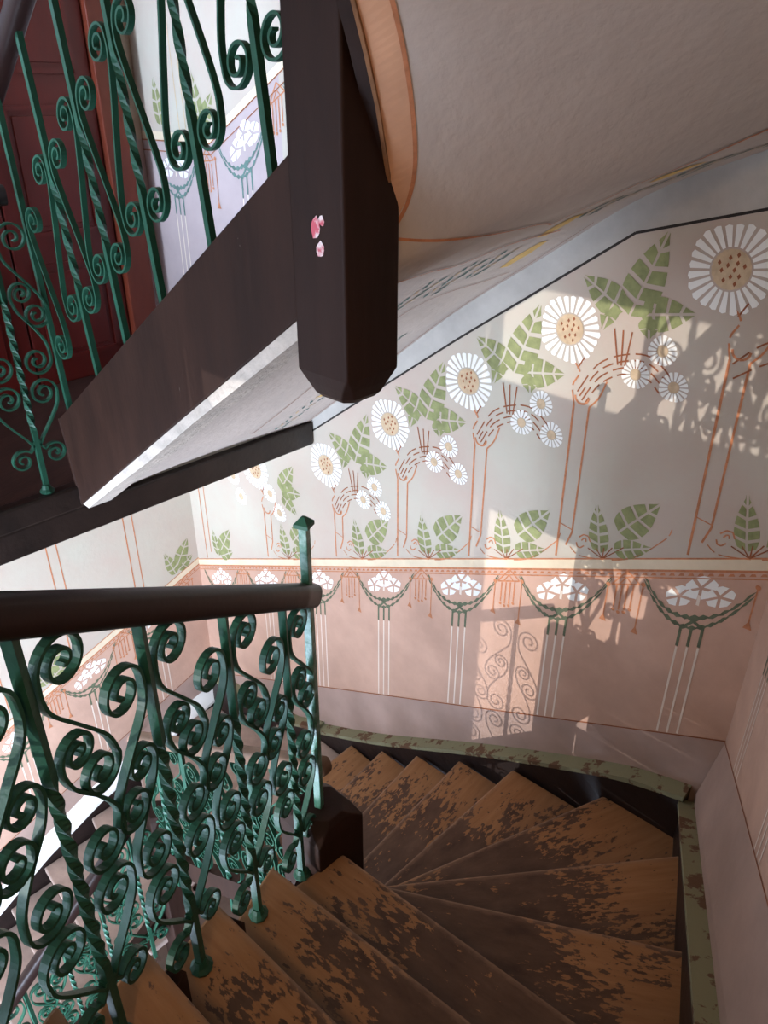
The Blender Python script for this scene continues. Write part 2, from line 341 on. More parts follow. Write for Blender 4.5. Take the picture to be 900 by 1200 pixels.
# ------------------------------------------------------------------ red door
door = structure(thing('door_1', 'dark red panelled double door on the landing', 'door', Pl(-.6, Z_LAND)), 'dark red panelled double door with brown frame on the landing')
del door['category']
def door_box(name, m0, m1, z0, z1, off, d, m, par=door, bev=.006):
    mb = MB(); mb.box(Pl((m0+m1)/2, (z0+z1)/2, off), T*d, N*(m1-m0)/2, (0, 0, (z1-z0)/2), m); return local_build(mb, name, door, bevel=bev) if par is door else mb.build(name, None, bevel=bev)
for m0, m1 in ((-.17, -.03), (-1.33, -1.21)): door_box('door_frame', m0, m1, Z_LAND, 2.95, .03, .04, M_FRAME)
door_box('door_frame', -1.21, -.17, 2.82, 2.95, .03, .04, M_FRAME)
for m0, m1 in ((-.69, -.17), (-1.21, -.69)):
    door_box('door_leaf', m0+.004, m1-.004, Z_LAND, 2.82, .012, .018, M_DOOR)
    for z0, z1 in ((.85, 1.3), (1.42, 1.95), (2.07, 2.7)):
        for e0, e1, g0, g1 in ((m0+.08, m0+.10, z0, z1), (m1-.10, m1-.08, z0, z1), (m0+.08, m1-.08, z0, z0+.02), (m0+.08, m1-.08, z1-.02, z1)):
            door_box('panel_moulding', e0, e1, g0, g1, .034, .008, M_DOOR, bev=0)
        door_box('door_panel', m0+.12, m1-.12, z0+.04, z1-.04, .030, .006, M_DOOR, bev=.004)
door_box('door_handle', -.74, -.70, 1.72, 1.75, .06, .02, M_RAWWOOD)

# ------------------------------------------------------------------ soffit of the flight above
SOF = [  # inner point, outer point
 (L(-1.70, -1.0, .67), L(-1.745, M_W, .635)), (L(-1.3, -1.0, .96), L(-1.3, M_W, .985)), (L(-.9, -1.0, 1.245), L(-.9, M_W, 1.30)),
 (L(-.50, -1.0, 1.53), L(-.541, M_W, 1.544)), (L(-.34, -1.02, 1.61), L(-.228, M_W, 1.75)), (L(-.27, -1.05, 1.67), L(.069, M_W, 1.877)),
 (Vector((.17, .17, 1.75)), Vector((X_R, .936, 1.99))), (Vector((.19, .15, 1.88)), Vector((X_R, .55, 2.16))), (Vector((.20, .08, 2.02)), Vector((X_R, .2, 2.32))),
 (Vector((.20, -.02, 2.15)), Vector((X_R, -.15, 2.48))), (Vector((.20, -.3, 2.45)), Vector((X_R, -.55, 2.68))), (Vector((.20, -.8, 2.95)), Vector((X_R, -1.1, 2.98))), (Vector((.20, -1.4, 3.45)), Vector((X_R, -1.7, 3.4)))]
SI = catmull([tuple(a) for a, b in SOF], 24); SO = catmull([tuple(b) for a, b in SOF], 24)
def sof(u, v):
    """u along flight (index in SOF), v 0 inner .. 1 outer; cove near the wall"""
    k = min(max(u*24, 0), len(SI)-1.001); i = int(k); f = k-i
    a = Vector(SI[i]).lerp(Vector(SI[i+1]), f); b = Vector(SO[i]).lerp(Vector(SO[i+1]), f)
    p = a.lerp(b, v); p.z += .02*math.sin(PI*v)
    return p
NU, NV = len(SI), 40
mb = MB(); mi = mb.mat(M_SOFFIT)
for i in range(NU):
    for j in range(NV+1): mb.v.append(tuple(sof(i/24, j/NV)))
for i in range(NU-1):
    for j in range(NV):
        a = i*(NV+1)+j; mb.f.append((a, a+1, a+NV+2, a+NV+1)); mb.mi.append(mi)
soffit = structure(mb.build('ceiling_stair_soffit', smooth=True), 'plastered underside of the flight above')
def sof_strip(name, uvs, width, m, off=.0035):
    pts = []
    for u, v in uvs: pts.append((u, v))
    pts = catmull(pts, 6); mb = MB()
    P3 = [sof(u, v)-Vector((0, 0, off)) for u, v in pts]
    Lft, Rgt = [], []
    for i, p in enumerate(P3):
        tg = (P3[min(i+1, len(P3)-1)]-P3[max(i-1, 0)]).normalized()
        u, v = pts[i]; e = 1e-2
        nrm = (sof(u+e, v)-sof(u-e, v)).cross(sof(u, min(v+e, 1))-sof(u, max(v-e, 0))).normalized()
        sd = tg.cross(nrm).normalized()*width/2
        Lft.append(p-sd); Rgt.append(p+sd)
    for i in range(len(P3)-1): mb.face([Lft[i], Lft[i+1], Rgt[i+1], Rgt[i]], m)
    return mb.build(name, soffit)
mb = MB()
for i in range(46):
    u0, u1 = 6.0+.1*i, 6.1+.1*i; vv = lambda u: min(.058, .015+(u-6)*.06)
    mb.face([sof(u0, .0)-Vector((0, 0, .0014)), sof(u1, .0)-Vector((0, 0, .0014)), sof(u1, vv(u1))-Vector((0, 0, .0014)), sof(u0, vv(u0))-Vector((0, 0, .0014))], M_TANBAND)
mb.build('painted_tan_border', soffit)
sof_strip('painted_border_line', [(6.0, .02), (6.25, .035), (6.5, .048), (6.9, .058), (7.6, .06), (8.15, .06), (8.7, .06), (9.6, .06), (10.6, .06)], .008, M_ORANGE)
sof_strip('painted_border_line', [(5.95, .03), (5.55, .12), (5.1, .24), (4.5, .42), (3.95, .62)], .006, M_ORANGE)
sof_strip('painted_border_line', [(3.95, .62), (4.45, .62), (4.95, .60), (5.55, .62), (5.9, .66), (6.2, .74), (6.8, .80), (7.6, .82)], .008, M_ORANGE)
sof_strip('painted_border_line', [(4.5, .03), (3.9, .2), (3.4, .4), (3.6, .55), (3.6, .78)], .007, M_ORANGE)
sof_strip('painted_border_line', [(.3, .62), (.75, .62), (1.5, .6), (2.3, .56), (2.6, .62), (2.7, .82), (2.8, .9)], .004, M_BROWNLINE)
sof_strip('painted_border_line', [(.1, .97), (1, .97), (2, .965), (3, .95), (3.6, .94)], .004, M_BROWNLINE)
for u0, v0, n_ in ((.2, .80, 8), (1.2, .80, 8), (2.5, .46, 7), (2.7, .56, 7), (2.9, .66, 6), (3.9, .78, 6), (4.4, .82, 6), (4.9, .80, 6), (5.4, .82, 6), (5.9, .86, 5)):
    mb = MB()
    for i in range(n_):
        for jj in (-1, 1):
            u = u0+i*.085; v = v0+jj*.022+random.uniform(-.008, .008)
            c = sof(u, v)-Vector((0, 0, .002)); du = (sof(u+.05, v)-sof(u-.05, v)).normalized(); dv = (sof(u, v+.01)-sof(u, v-.01)).normalized()
            a, b = .024, .009; du2 = (du+dv*jj*.35).normalized()
            mb.face([c-du2*a, c-dv*b, c+du2*a, c+dv*b], M_BLUEG if (i+jj) % 3 else M_TAN)
    mb.build('painted_leaf_garland', soffit)
for u0, v0 in ((1.0, .80), (3.15, .8), (3.75, .72), (5.1, .7)):
    mb = MB(); c0 = [sof(u0+du, v0+dv)-Vector((0, 0, .0016)) for du, dv in ((-.22, -.02), (.0, -.035), (.22, -.02), (.22, .02), (0, .035), (-.22, .02))]
    mb.face(c0, M_OCHRE); mb.build('painted_ochre_field', soffit)

# ------------------------------------------------------------------ stencil painting
def paint(name, parent, F, shapes, off=.0012):
    mb = MB()
    for k, (pts, m) in enumerate(shapes):
        mb.face([F(a, z, off+.00002*(k % 20)) for a, z in pts], m)
    return mb.build(name, parent)
def line(a, b, w_):
    (x0, y0), (x1, y1) = a, b; d = math.hypot(x1-x0, y1-y0) or 1; nx, ny = -(y1-y0)/d*w_/2, (x1-x0)/d*w_/2
    return [(x0+nx, y0+ny), (x1+nx, y1+ny), (x1-nx, y1-ny), (x0-nx, y0-ny)]
def polyl(pts, w_, m, dash=None):
    out = []
    for i, (a, b) in enumerate(zip(pts, pts[1:])):
        if dash and i % dash == dash-1: continue
        out.append((line(a, b, w_), m))
    return out
def arc(cx, cz, r, a0, a1, n=10): return [(cx+r*math.cos(a0+(a1-a0)*i/n), cz+r*math.sin(a0+(a1-a0)*i/n)) for i in range(n+1)]
def seg_leaf(base, tip, wd, nseg=3, gap=.008, m=M_GREEN, bend=0.0):
    """a leaf stencilled as separate segments on both sides of an unpainted vein"""
    (bx, bz), (tx, tz) = base, tip; ln = math.hypot(tx-bx, tz-bz); ux, uz = (tx-bx)/ln, (tz-bz)/ln; px, pz = -uz, ux
    def pt(t, o): 
        o += bend*math.sin(PI*t)*ln
        return (bx+ux*t*ln+px*o, bz+uz*t*ln+pz*o)
    def width(t): return wd*math.sin(PI*min(1, (t*.93+.07))**.75)**.9
    out = []
    for sd in (-1, 1):
        for k in range(nseg):
            t0, t1 = k/nseg+.028, (k+1)/nseg-.028*(k < nseg-1)
            sh = .10
            e = []
            for i in range(4):
                t = t0+(t1-t0)*i/3; e.append(pt(min(t+sh*.6, 1), sd*max(width(min(t+sh*.6, 1)), gap*.6)))
            inner = [pt(t1, sd*gap/2), pt(t0, sd*gap/2)]
            out.append((e+inner, m))
    return out
def flower(cx, cz, r, npet=24, inner=.5, dots=True, mp=M_WHITE, mc=M_TAN):
    out = []
    for k in range(npet):
        a = 2*PI*k/npet; d = PI/npet*.68
        rr = r*(1+.04*math.sin(k*5.1))
        out.append(([(cx+r*inner*math.cos(a-d*.9), cz+r*inner*math.sin(a-d*.9)), (cx+rr*math.cos(a-d), cz+rr*math.sin(a-d)), (cx+rr*1.03*math.cos(a), cz+rr*1.03*math.sin(a)), (cx+rr*math.cos(a+d), cz+rr*math.sin(a+d)), (cx+r*inner*math.cos(a+d*.9), cz+r*inner*math.sin(a+d*.9))], mp))
    out.append((arc(cx, cz, r*inner*.92, 0, 2*PI, 18)[:-1], mc))
    if dots:
        for k in range(12):
            a = k*2.4; q = r*inner*.72*math.sqrt((k+.5)/12); x, z = cx+q*math.cos(a), cz+q*math.sin(a); e = r*.045
            out.append(([(x-e, z), (x, z-e*1.5), (x+e, z), (x, z+e*1.5)], M_BROWNLINE))
    return out
def unit(F, parent, s0, z0, base, slope, big=.106, full=True, ztop=None):
    """one sunflower tree: flower at (s0,z0), standing on the chair rail base(s)"""
    k = slope
    paint('painted_sunflower', parent, F, flower(s0, z0, big))
    if full:
        cx, cz = s0+.214, z0+.172
        sh = []
        for b_, t_, w_, nn in (((-.02, -.10), (.062, .155), .062, 5), ((-.035, -.085), (-.185, .0), .05, 4), ((.015, -.085), (.18, -.055), .052, 4), ((-.075, -.06), (-.10, -.15), .032, 2), ((.045, -.09), (.055, -.15), .034, 2)):
            sh += seg_leaf((cx+b_[0], cz+b_[1]), (cx+t_[0], cz+t_[1]), w_, nn)
        paint('painted_leaf_cluster', parent, F, sh)
        # dashes of the bough below
        sh = []
        for q in range(4):
            h = .021*q
            a = [(s0+.085-.01*q, z0-.235+h*.6), (s0+.13-.005*q, z0-.155+h), (s0+.20, z0-.105+h), (s0+.275+.004*q, z0-.095+h), (s0+.33+.012*q, z0-.135+h*.8)]
            sh += polyl(catmull(a, 5), .005, M_BROWNLINE, 3+q % 2)
        for q in (-.03, 0, .03): sh += polyl([(cx+q*.4-.02, cz-.25), (cx+q-.03, cz-.14)], .005, M_BROWNLINE)
        paint('painted_bough', parent, F, sh)
        for dx, dz in ((.318, -.006), (.246, -.095), (.372, -.107)):
            if (s0+dx) < S_C-.04: paint('painted_daisy', parent, F, flower(s0+dx, z0+dz, .045, 16, .42, False), .0016)
    # stem
    sx = s0+.075; zb = base(sx)+.035; zt_ = z0-.24
    if zt_ > zb+.05:
        sh = polyl([(sx-.027, zt_), (sx-.022, zb)], .008, M_ORANGE)+polyl([(sx+.03, zt_), (sx+.03, zb+.12), (sx+.012, zb+.06)], .007, M_ORANGE)
        sh += polyl([(sx-.022, zb+.14), (sx+.03, zb+.13)], .004, M_ORANGE)
        sh += polyl(catmull([(sx-.027, zt_), (sx-.04, zt_+.06), (sx-.02, zt_+.11), (sx-.055, zt_+.15)], 4), .006, M_ORANGE, 4)
        sh += polyl(catmull([(sx+.03, zt_), (sx+.06, zt_+.04), (sx+.08, zt_+.10)], 4), .006, M_ORANGE)
        sh += polyl(arc(sx, zt_+.03, .026, PI, 2*PI, 6), .007, M_ORANGE)
        sh += polyl(catmull([(sx-.03, zt_+.12), (sx-.01, zt_+.16)], 2), .005, M_BROWNLINE)
        sh += polyl(catmull([(sx+.03, zb+.06), (sx+.085, base(sx+.085)+.04), (sx+.25, base(sx+.25)+.028), (sx+.36, base(sx+.36)+.10), (sx+.38, base(sx+.38)+.14)], 6), .004, M_ORANGE, 5)
        q = [(sx+.075+.03*(1-i/16)*math.cos(i*.75), base(sx+.075)+.10+.036*(1-i/16)*math.sin(i*.75)+k*.03*math.cos(i*.75)) for i in range(13)]
        sh += polyl(q, .005, M_ORANGE, 4)
        paint('painted_stem', parent, F, sh)
    sh = []
    for (b0, h0), (b1, h1), w_, nn in (((.222, .05), (.185, .25), .038, 5), ((.275, .135), (.40, .235), .056, 4), ((.27, .065), (.40, .07), .036, 4)):
        p0 = (s0+b0, base(s0+b0)+h0); p1 = (s0+b1, base(s0+b1)+h1)
        sh += seg_leaf(p0, p1, w_, nn)
    sh = [x for x in sh if max(a for a, z in x[0]) < S_C-.005 or F is not Pb]
    for q in (-.06, -.03, 0, .03, .07): sh += polyl([(s0+.235, base(s0+.235)+.03), (s0+.235+q, base(s0+.235+q)+.075)], .004, M_BROWNLINE) if (F is not Pb or s0+.31 < S_C) else []
    if sh: paint('painted_ground_leaves', parent, F, sh)
BIGF = [(-2.182, .254), (-1.624, .459), (-1.215, .78), (-.82, 1.061), (-.425, 1.33), (.042, 1.581)]
for i, (a, b) in enumerate(BIGF):
    unit(Pb, wall_back, a, b, zc, .43, .118 if i == 5 else .107, full=(i != 5 and i != 0))
paint('painted_daisy', wall_back, Pb, flower(-2.0, .06, .05, 16, .42, False)); paint('painted_daisy', wall_back, Pb, flower(-2.07, .15, .05, 16, .42, False)); paint('painted_daisy', wall_back, Pb, flower(-2.39, .15, .055, 16, .42, False)); paint('painted_daisy', wall_back, Pb, flower(-2.33, .04, .05, 16, .42, False))
paint('painted_bough', wall_back, Pb, polyl(catmull([(.10, 1.33), (.17, 1.40), (.25, 1.43), (.33, 1.44)], 5), .005, M_BROWNLINE, 4)+polyl(catmull([(.11, 1.29), (.19, 1.35), (.27, 1.38), (.34, 1.385)], 5), .005, M_BROWNLINE, 4))
paint('painted_leaf_cluster', wall_back, Pb, seg_leaf((-1.98, .2), (-1.87, .37), .05, 4)+seg_leaf((-1.98, .2), (-1.82, .23), .045, 3)+seg_leaf((-1.97, .18), (-1.86, .10), .04, 3))
paint('painted_ground_leaves', wall_back, Pb, seg_leaf((-2.62, zc(-2.62)+.05), (-2.66, zc(-2.66)+.24), .035, 4)+seg_leaf((-2.60, zc(-2.6)+.08), (-2.48, zc(-2.48)+.23), .05, 3)+seg_leaf((-2.6, zc(-2.6)+.05), (-2.47, zc(-2.47)+.08), .036, 3))
paint('painted_stem', wall_back, Pb, polyl([(-2.75, zc(-2.75)+.04), (-2.76, .2)], .008, M_ORANGE)+polyl([(-2.70, zc(-2.7)+.08), (-2.705, .2)], .007, M_ORANGE))
def strip(name, parent, F, rng, f0, f1, m, off=.001, n=12):
    a0, a1 = rng; sh = []
    for i in range(n):
        a, b = a0+(a1-a0)*i/n, a0+(a1-a0)*(i+1)/n; sh.append(([(a, f0(a)), (b, f0(b)), (b, f1(b)), (a, f1(a))], m))
    return paint(name, parent, F, sh, off)
def rails(parent, F, rng, base, skirt, n=12):
    strip('painted_chair_rail', parent, F, rng, lambda s: base(s)-.014, lambda s: base(s)+.028, M_STRIPE, .0008, n)
    for dz, w_, m in ((.030, .006, M_ORANGE), (-.017, .009, M_ORANGE), (-.045, .005, M_ORANGE)):
        strip('painted_rule', parent, F, rng, lambda s: base(s)+dz-w_/2, lambda s: base(s)+dz+w_/2, m, .0014, n)
    strip('painted_rule', parent, F, rng, lambda s: skirt(s)-.003, lambda s: skirt(s)+.003, M_BROWNLINE, .0012, n)
    a0, a1 = rng; sh = []; k = int(abs(a1-a0)/.03)
    for i in range(k):
        a = min(a0, a1)+.03*i; sh.append(([(a, base(a)-.036), (a+.02, base(a+.02)-.036), (a+.015, base(a+.015)-.026), (a+.005, base(a+.005)-.026)], M_ORANGE))
    paint('painted_dash_border', parent, F, sh, .0012)
rails(wall_back, Pb, (S_L, S_C), zc, zk, 24)
rails(wall_left, Pl, (-1.55, M_W), zcl, zkl); rails(wall_right, Pr, (-1.0, .936), zcr, zkr)
def swag(F, parent, c, base, skirt, sg=1, clip=None, lines=True, g2=M_DGREEN):
    X = lambda a, h: (c+sg*a, base(c+sg*a)-h)
    okp = (lambda pts: clip is None or all(clip[0] < x[0] < clip[1] for x in pts))
    sh = []
    for (fx, fz) in ((-.062, .115), (0, .082), (.062, .115)):        # three square white blossoms
        for q in range(5):
            a = PI/2+q*2*PI/5; d = .5; r1 = .045 if fx else .05
            pts = [X(fx+.008*math.cos(a), fz-.008*math.sin(a)), X(fx+r1*.95*math.cos(a-d), fz-r1*math.sin(a-d)*.9), X(fx+r1*1.05*math.cos(a), fz-r1*1.05*math.sin(a)*.9), X(fx+r1*.95*math.cos(a+d), fz-r1*math.sin(a+d)*.9)]
            sh.append((pts, M_WHITE))
    sh = [x for x in sh if okp(x[0])]
    if sh: paint('painted_blossoms', parent, F, sh)
    sh = []
    for i in range(13):                                              # garland
        t = -1+2*i/12
        for jj in (-1, 1):
            x = t*.172; h = .075+.145*(1-abs(t)**2.2); th = .017*(1.3-abs(t))
            dx = .019; sl = .145*2.2*abs(t)**1.2*(1 if t > 0 else -1)/.172*(-1)
            p0 = X(x-dx, h+jj*th-sl*dx*.9); p1 = X(x, h+jj*(th+.011)); p2 = X(x+dx, h+jj*th+sl*dx*.9+0); p3 = X(x, h+jj*max(th-.010, .001))
            sh.append(([p0, p1, p2, p3], g2))
    sh += [(line(X(-.03, .19), X(.03, .24), .012), g2), (line(X(.03, .19), X(-.03, .24), .01), g2)]
    sh = [x for x in sh if okp(x[0])]
    if sh: paint('painted_garland', parent, F, sh)
    if lines:
        sh = []
        for q in (-.035, 0, .035):
            a = X(q, .235); zb = skirt(a[0])+.006
            sh.append((line(a, (a[0], a[1]-.085), .010), g2)); sh.append((line((a[0], a[1]-.088), (a[0], zb), .007), M_PALE))
        sh.append((line(X(0, .15), X(0, .11), .01), M_PALE))
        sh = [x for x in sh if okp(x[0])]
        if sh: paint('painted_ribbons', parent, F, sh)
def tassel(F, parent, c, base, sg=1, clip=None):
    X = lambda a, h: (c+sg*a, base(c+sg*a)-h)
    sh = polyl([X(-.05, .075), X(0, .02), X(.05, .075), X(-.05, .075)], .006, M_ORANGE)+polyl([X(-.022, .075), X(0, .045), X(.022, .075)], .005, M_ORANGE)
    for q in (-.03, -.01, .01, .03):
        sh.append((line(X(q, .08), X(q, .19-.01*abs(q*60)), .006), M_ORANGE)); e = X(q, .2-.01*abs(q*60)); sh.append((arc(e[0], e[1], .007, 0, 2*PI, 8)[:-1], M_ORANGE))
    for q, h in ((-.062, .22), (.062, .27)):
        sh.append((line(X(q, .08), X(q, h), .005), M_ORANGE)); e = X(q, h); sh.append(([(e[0], e[1]+.02), (e[0]-.014, e[1]-.012), (e[0]+.014, e[1]-.012)], M_ORANGE)); sh.append((arc(*X(q, .075), .009, 0, 2*PI, 8)[:-1], M_ORANGE))
    sh = [x for x in sh if clip is None or all(clip[0] < p[0] < clip[1] for p in x[0])]
    if sh: paint('painted_tassel', parent, F, sh)
for c in (-2.62, -2.165, -1.708, -1.247, -.798, -.329, .16): swag(Pb, wall_back, c, zc, zk, 1, (S_L, S_C-.004))
for c in (-2.39, -1.93, -1.475, -1.02, -.565, -.09, .385): tassel(Pb, wall_back, c, zc, 1, (S_L, S_C-.004))
for c in (-.30, -.76, -1.22): swag(Pl, wall_left, c, zcl, zkl); tassel(Pl, wall_left, c+.23, zcl)
for c in (.66, .2, -.26): swag(Pr, wall_right, c, zcr, zkr); tassel(Pr, wall_right, c-.23, zcr)
for c in (-.36, -.81, -1.26):
    sh = polyl([(c-.03, zcl(c)+.04), (c-.03, .6)], .007, M_ORANGE)+polyl([(c+.025, zcl(c)+.08), (c+.025, .6)], .006, M_ORANGE)
    paint('painted_stem', wall_left, Pl, sh)
    b = c+.25
    sh = []
    for (b0, h0), (b1, h1), w_, nn in (((0, .045), (-.06, .24), .036, 4), ((.02, .10), (.11, .22), .045, 3), ((.02, .06), (.13, .085), .036, 3)):
        sh += seg_leaf((b+b0, zcl(b+b0)+h0), (b+b1, zcl(b+b1)+h1), w_, nn)
    paint('painted_ground_leaves', wall_left, Pl, sh)
# black rule under the grey frieze
sh = []
for (a, za), (b, zb) in zip(BLACK[1:], BLACK[2:]): sh.append((line((a, za), (b, zb), .008), M_BLACKLINE))
paint('painted_black_rule', wall_back, Pb, sh)
# upper storey
rngu = (S_L, -1.1)
for dz, w_, m in ((.02, .035, M_STRIPE), (.0, .006, M_BROWNLINE), (-.045, .005, M_BROWNLINE)):
    for rr in ((S_L, -2.31), (-2.31, -.9)):
        strip('painted_rule', wall_back, Pb, rr, lambda s: up_chair(s)+dz-w_/2, lambda s: up_chair(s)+dz+w_/2, m, .0012 if dz < .02 else .0008, 2)
upk = lambda s: up_chair(s)-.75
for c in (-2.6, -2.06, -1.6): swag(Pb, wall_back, c, up_chair, upk, 1, None, True, M_BLUEG)
for c in (-2.34, -1.83): tassel(Pb, wall_back, c, up_chair)
paint('painted_ground_leaves', wall_back, Pb, seg_leaf((-2.68, 1.86), (-2.70, 2.06), .04, 4)+seg_leaf((-2.36, 1.86), (-2.40, 2.08), .04, 4)+seg_leaf((-2.36, 1.86), (-2.26, 2.0), .04, 3))
paint('painted_stem', wall_back, Pb, polyl([(-2.53, 1.85), (-2.55, 2.6)], .006, M_TAN)+polyl([(-2.48, 1.85), (-2.5, 2.6)], .006, M_TAN))

# ------------------------------------------------------------------ staircase (lower, the one we look down)
def w2(s, m): p = L(s, m); return (p.x, p.y)
NOS = {  # tread index: inner point, outer point of the nosing line
 5: ((-.09, -.98), (1.075, -1.43)), 4: ((-.085, -.755), (1.075, -1.22)), 3: ((-.082, -.542), (1.075, -.99)), 2: ((-.05, -.325), (1.075, -.76)), 1: ((-.038, -.096), (1.075, -.453)),
 0: ((.083, .109), (1.075, -.213)), -1: ((.12, .14), (1.075, .26)), -2: ((.12, .225), (1.075, .716)), -3: ((.12, .315), (.798, 1.017)), -4: ((.06, .385), (.416, 1.16)),
 -5: ((-.13, .43), (.154, 1.262)), -6: ((-.345, .455), (-.082, 1.355)), -7: ((-.565, .60), (-.303, 1.455)), -8: ((-.86, .70), (-.525, 1.565)),
 -9: (w2(-1.58, -1.0), w2(-1.70, 0)), -10: (w2(-1.66, -.97), w2(-2.1, 0)), -11: (w2(-1.72, -.96), w2(-2.55, 0)), -12: (w2(-1.76, -1.0), w2(-2.8, -.25)), -13: (w2(-1.77, -1.06), w2(-2.8, -.62)),
 -14: (w2(-1.77, -1.2), w2(-2.8, -.98)), -15: (w2(-1.77, -1.4), w2(-2.8, -1.32))}
for k in range(-16, -23, -1): NOS[k] = (w2(-1.77, -1.4-.23*(-15-k)), w2(-2.8, -1.32-.24*(-15-k)))
stairs = thing('winding_staircase', 'worn wooden winder stairs with flaking brown paint, turning down round the newel', 'staircase', (0, 0, 0))
TT = .038
SCORN = (1.06, .908)
for k in range(4, -23, -1):
    (ix, iy), (ox, oy) = NOS[k]; (jx, jy), (px, py) = NOS[k+1]
    I, O, J, Q = Vector((ix, iy, 0)), Vector((ox, oy, 0)), Vector((jx, jy, 0)), Vector((px, py, 0))
    z = k*R; ctr = (I+O)/2; ang = math.atan2(oy-iy, ox-ix)
    # tread in its own frame: x along the nosing
    back = (Q-O).normalized(); bi = (J-I).normalized() if (J-I).length > 1e-4 else back
    loop = [I, O]
    if k == -3: loop += [Vector((1.075, .915, 0))]
    if k == -12: loop += [L(-2.8, 0)]
    loop += [Q+back*.02, J+bi*.02]
    if (loop[1]-loop[0]).cross(loop[2]-loop[1]).z < 0: loop = loop[::-1]
    inv = (Matrix.Translation(ctr) @ Matrix.Rotation(ang, 4, 'Z')).inverted()
    lc = [inv @ p for p in loop]
    mb = MB(); mb.prism([p+Vector((0, 0, -TT)) for p in lc], lc, M_TREAD if k > -9 else M_TREADLIT)
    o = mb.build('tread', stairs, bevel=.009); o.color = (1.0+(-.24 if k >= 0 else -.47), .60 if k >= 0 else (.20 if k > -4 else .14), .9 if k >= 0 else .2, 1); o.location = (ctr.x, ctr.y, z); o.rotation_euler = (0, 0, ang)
    # riser under the nosing
    inn = .03; dirn = (O-I).normalized(); nb = Vector((-dirn.y, dirn.x, 0))
    if nb.dot(((J+Q)/2)-((I+O)/2)) < 0: nb = -nb
    a, b = I+nb*inn+dirn*.02, O+nb*inn
    mb = MB(); mb.prism([Vector((p.x, p.y, z-R)) for p in (a, b, b+nb*.02, a+nb*.02)], [Vector((p.x, p.y, z-TT)) for p in (a, b, b+nb*.02, a+nb*.02)], M_RISER)
    mb.build('riser', stairs)
# landing nosing on top of the near flight
(ix, iy), (ox, oy) = NOS[5]
I, O = Vector((ix, iy, 0)), Vector((ox, oy, 0)); ctr = (I+O)/2; ang = math.atan2(oy-iy, ox-ix); ln = (O-I).length/2
# cut string under the inner ends of the near flight
mb = MB()
for k in range(4, -1, -1):
    y0 = NOS[k][0][1]; y1 = NOS[k+1][0][1]; x = max(NOS[k][0][0], -.06)
    z = k*R-TT
    mb.prism([(-.02, y0, z-.34), (.02, y0, z-.34), (.02, y1, z-.34+R), (-.02, y1, z-.34+R)], [(-.02, y0, z), (.02, y0, z), (.02, y1, z), (-.02, y1, z)], M_DARK)
mb.build('cut_string', stairs)
# tread end brackets / inner string of the back flight and the left flight
def board(name, pts, th, hgt, m, side, parent=stairs, bevel=.006):
    """vertical board whose top edge follows pts"""
    mb = MB(); side = Vector(side)*th
    for a, b in zip(pts, pts[1:]):
        a, b = Vector(a), Vector(b); dn = Vector((0, 0, -hgt))
        mb.prism([a+dn, b+dn, b+dn+side, a+dn+side], [a, b, b+side, a+side], m)
    return mb.build(name, parent)
board('inner_string', [L(-.46, -1.06, -.42), L(-.9, -1.06, -.80), L(-1.3, -1.06, -1.05), L(-1.72, -1.06, -1.28)], .05, .13, M_DARK, N)
board('inner_string', [L(-1.74, -1.06, -1.72), L(-1.74, -1.9, -2.30), L(-1.74, -2.9, -3.0)], .05, .13, M_DARK, -T)
# wall strings with flaking green caps
CAPB = [(-1.72, -1.27), (-1.25, -1.03), (-.696, -.705), (-.423, -.552), (-.011, -.338), (.15, -.275), (.289, -.235)]
mb = MB(); mc = MB()
CP = catmull(CAPB, 5)
for (a, za), (b, zb) in zip(CP, CP[1:]):
    q = lambda s, z, m_: L(s, m_, z)
    mb.prism([q(a, za-.5, 0), q(b, zb-.5, 0), q(b, zb-.5, M_W), q(a, za-.5, M_W)], [q(a, za, 0), q(b, zb, 0), q(b, zb, M_W), q(a, za, M_W)], M_STRING)
    mc.prism([q(a, za, -.006), q(b, zb, -.006), q(b, zb, M_W), q(a, za, M_W)], [q(a, za+.022, -.006), q(b, zb+.022, -.006), q(b, zb+.03, M_W), q(a, za+.03, M_W)], M_CAP)
mb.build('wall_string', stairs); mc.build('string_cap', stairs)
mb = MB(); mc = MB(); ys = [.93, .6, .3, 0, -.4, -.8, -1.3]
zs = lambda y: -.235+.40*(.905-y)-.03
for a, b in zip(ys, ys[1:]):
    xi = 1.066
    mb.prism([(xi, a, zs(a)-.5), (xi, b, zs(b)-.5), (X_R, b, zs(b)-.5), (X_R, a, zs(a)-.5)], [(xi, a, zs(a)), (xi, b, zs(b)), (X_R, b, zs(b)), (X_R, a, zs(a))], M_STRING)
    mc.prism([(xi-.016, a, zs(a)), (xi-.016, b, zs(b)), (xi+.042, b, zs(b)), (xi+.042, a, zs(a))], [(xi-.016, a, zs(a)+.02), (xi-.016, b, zs(b)+.02), (xi+.042, b, zs(b)+.024), (xi+.042, a, zs(a)+.024)], M_CAP)
mb.build('wall_string', stairs); mc.build('string_cap', stairs)
mb = MB(); mc = MB(); PT = [(.05, -1.70), (-.3, -1.78), (-.54, -1.86), (-.9, -1.95), (-1.27, -2.11), (-1.525, -2.25), (-3.0, -3.1)]
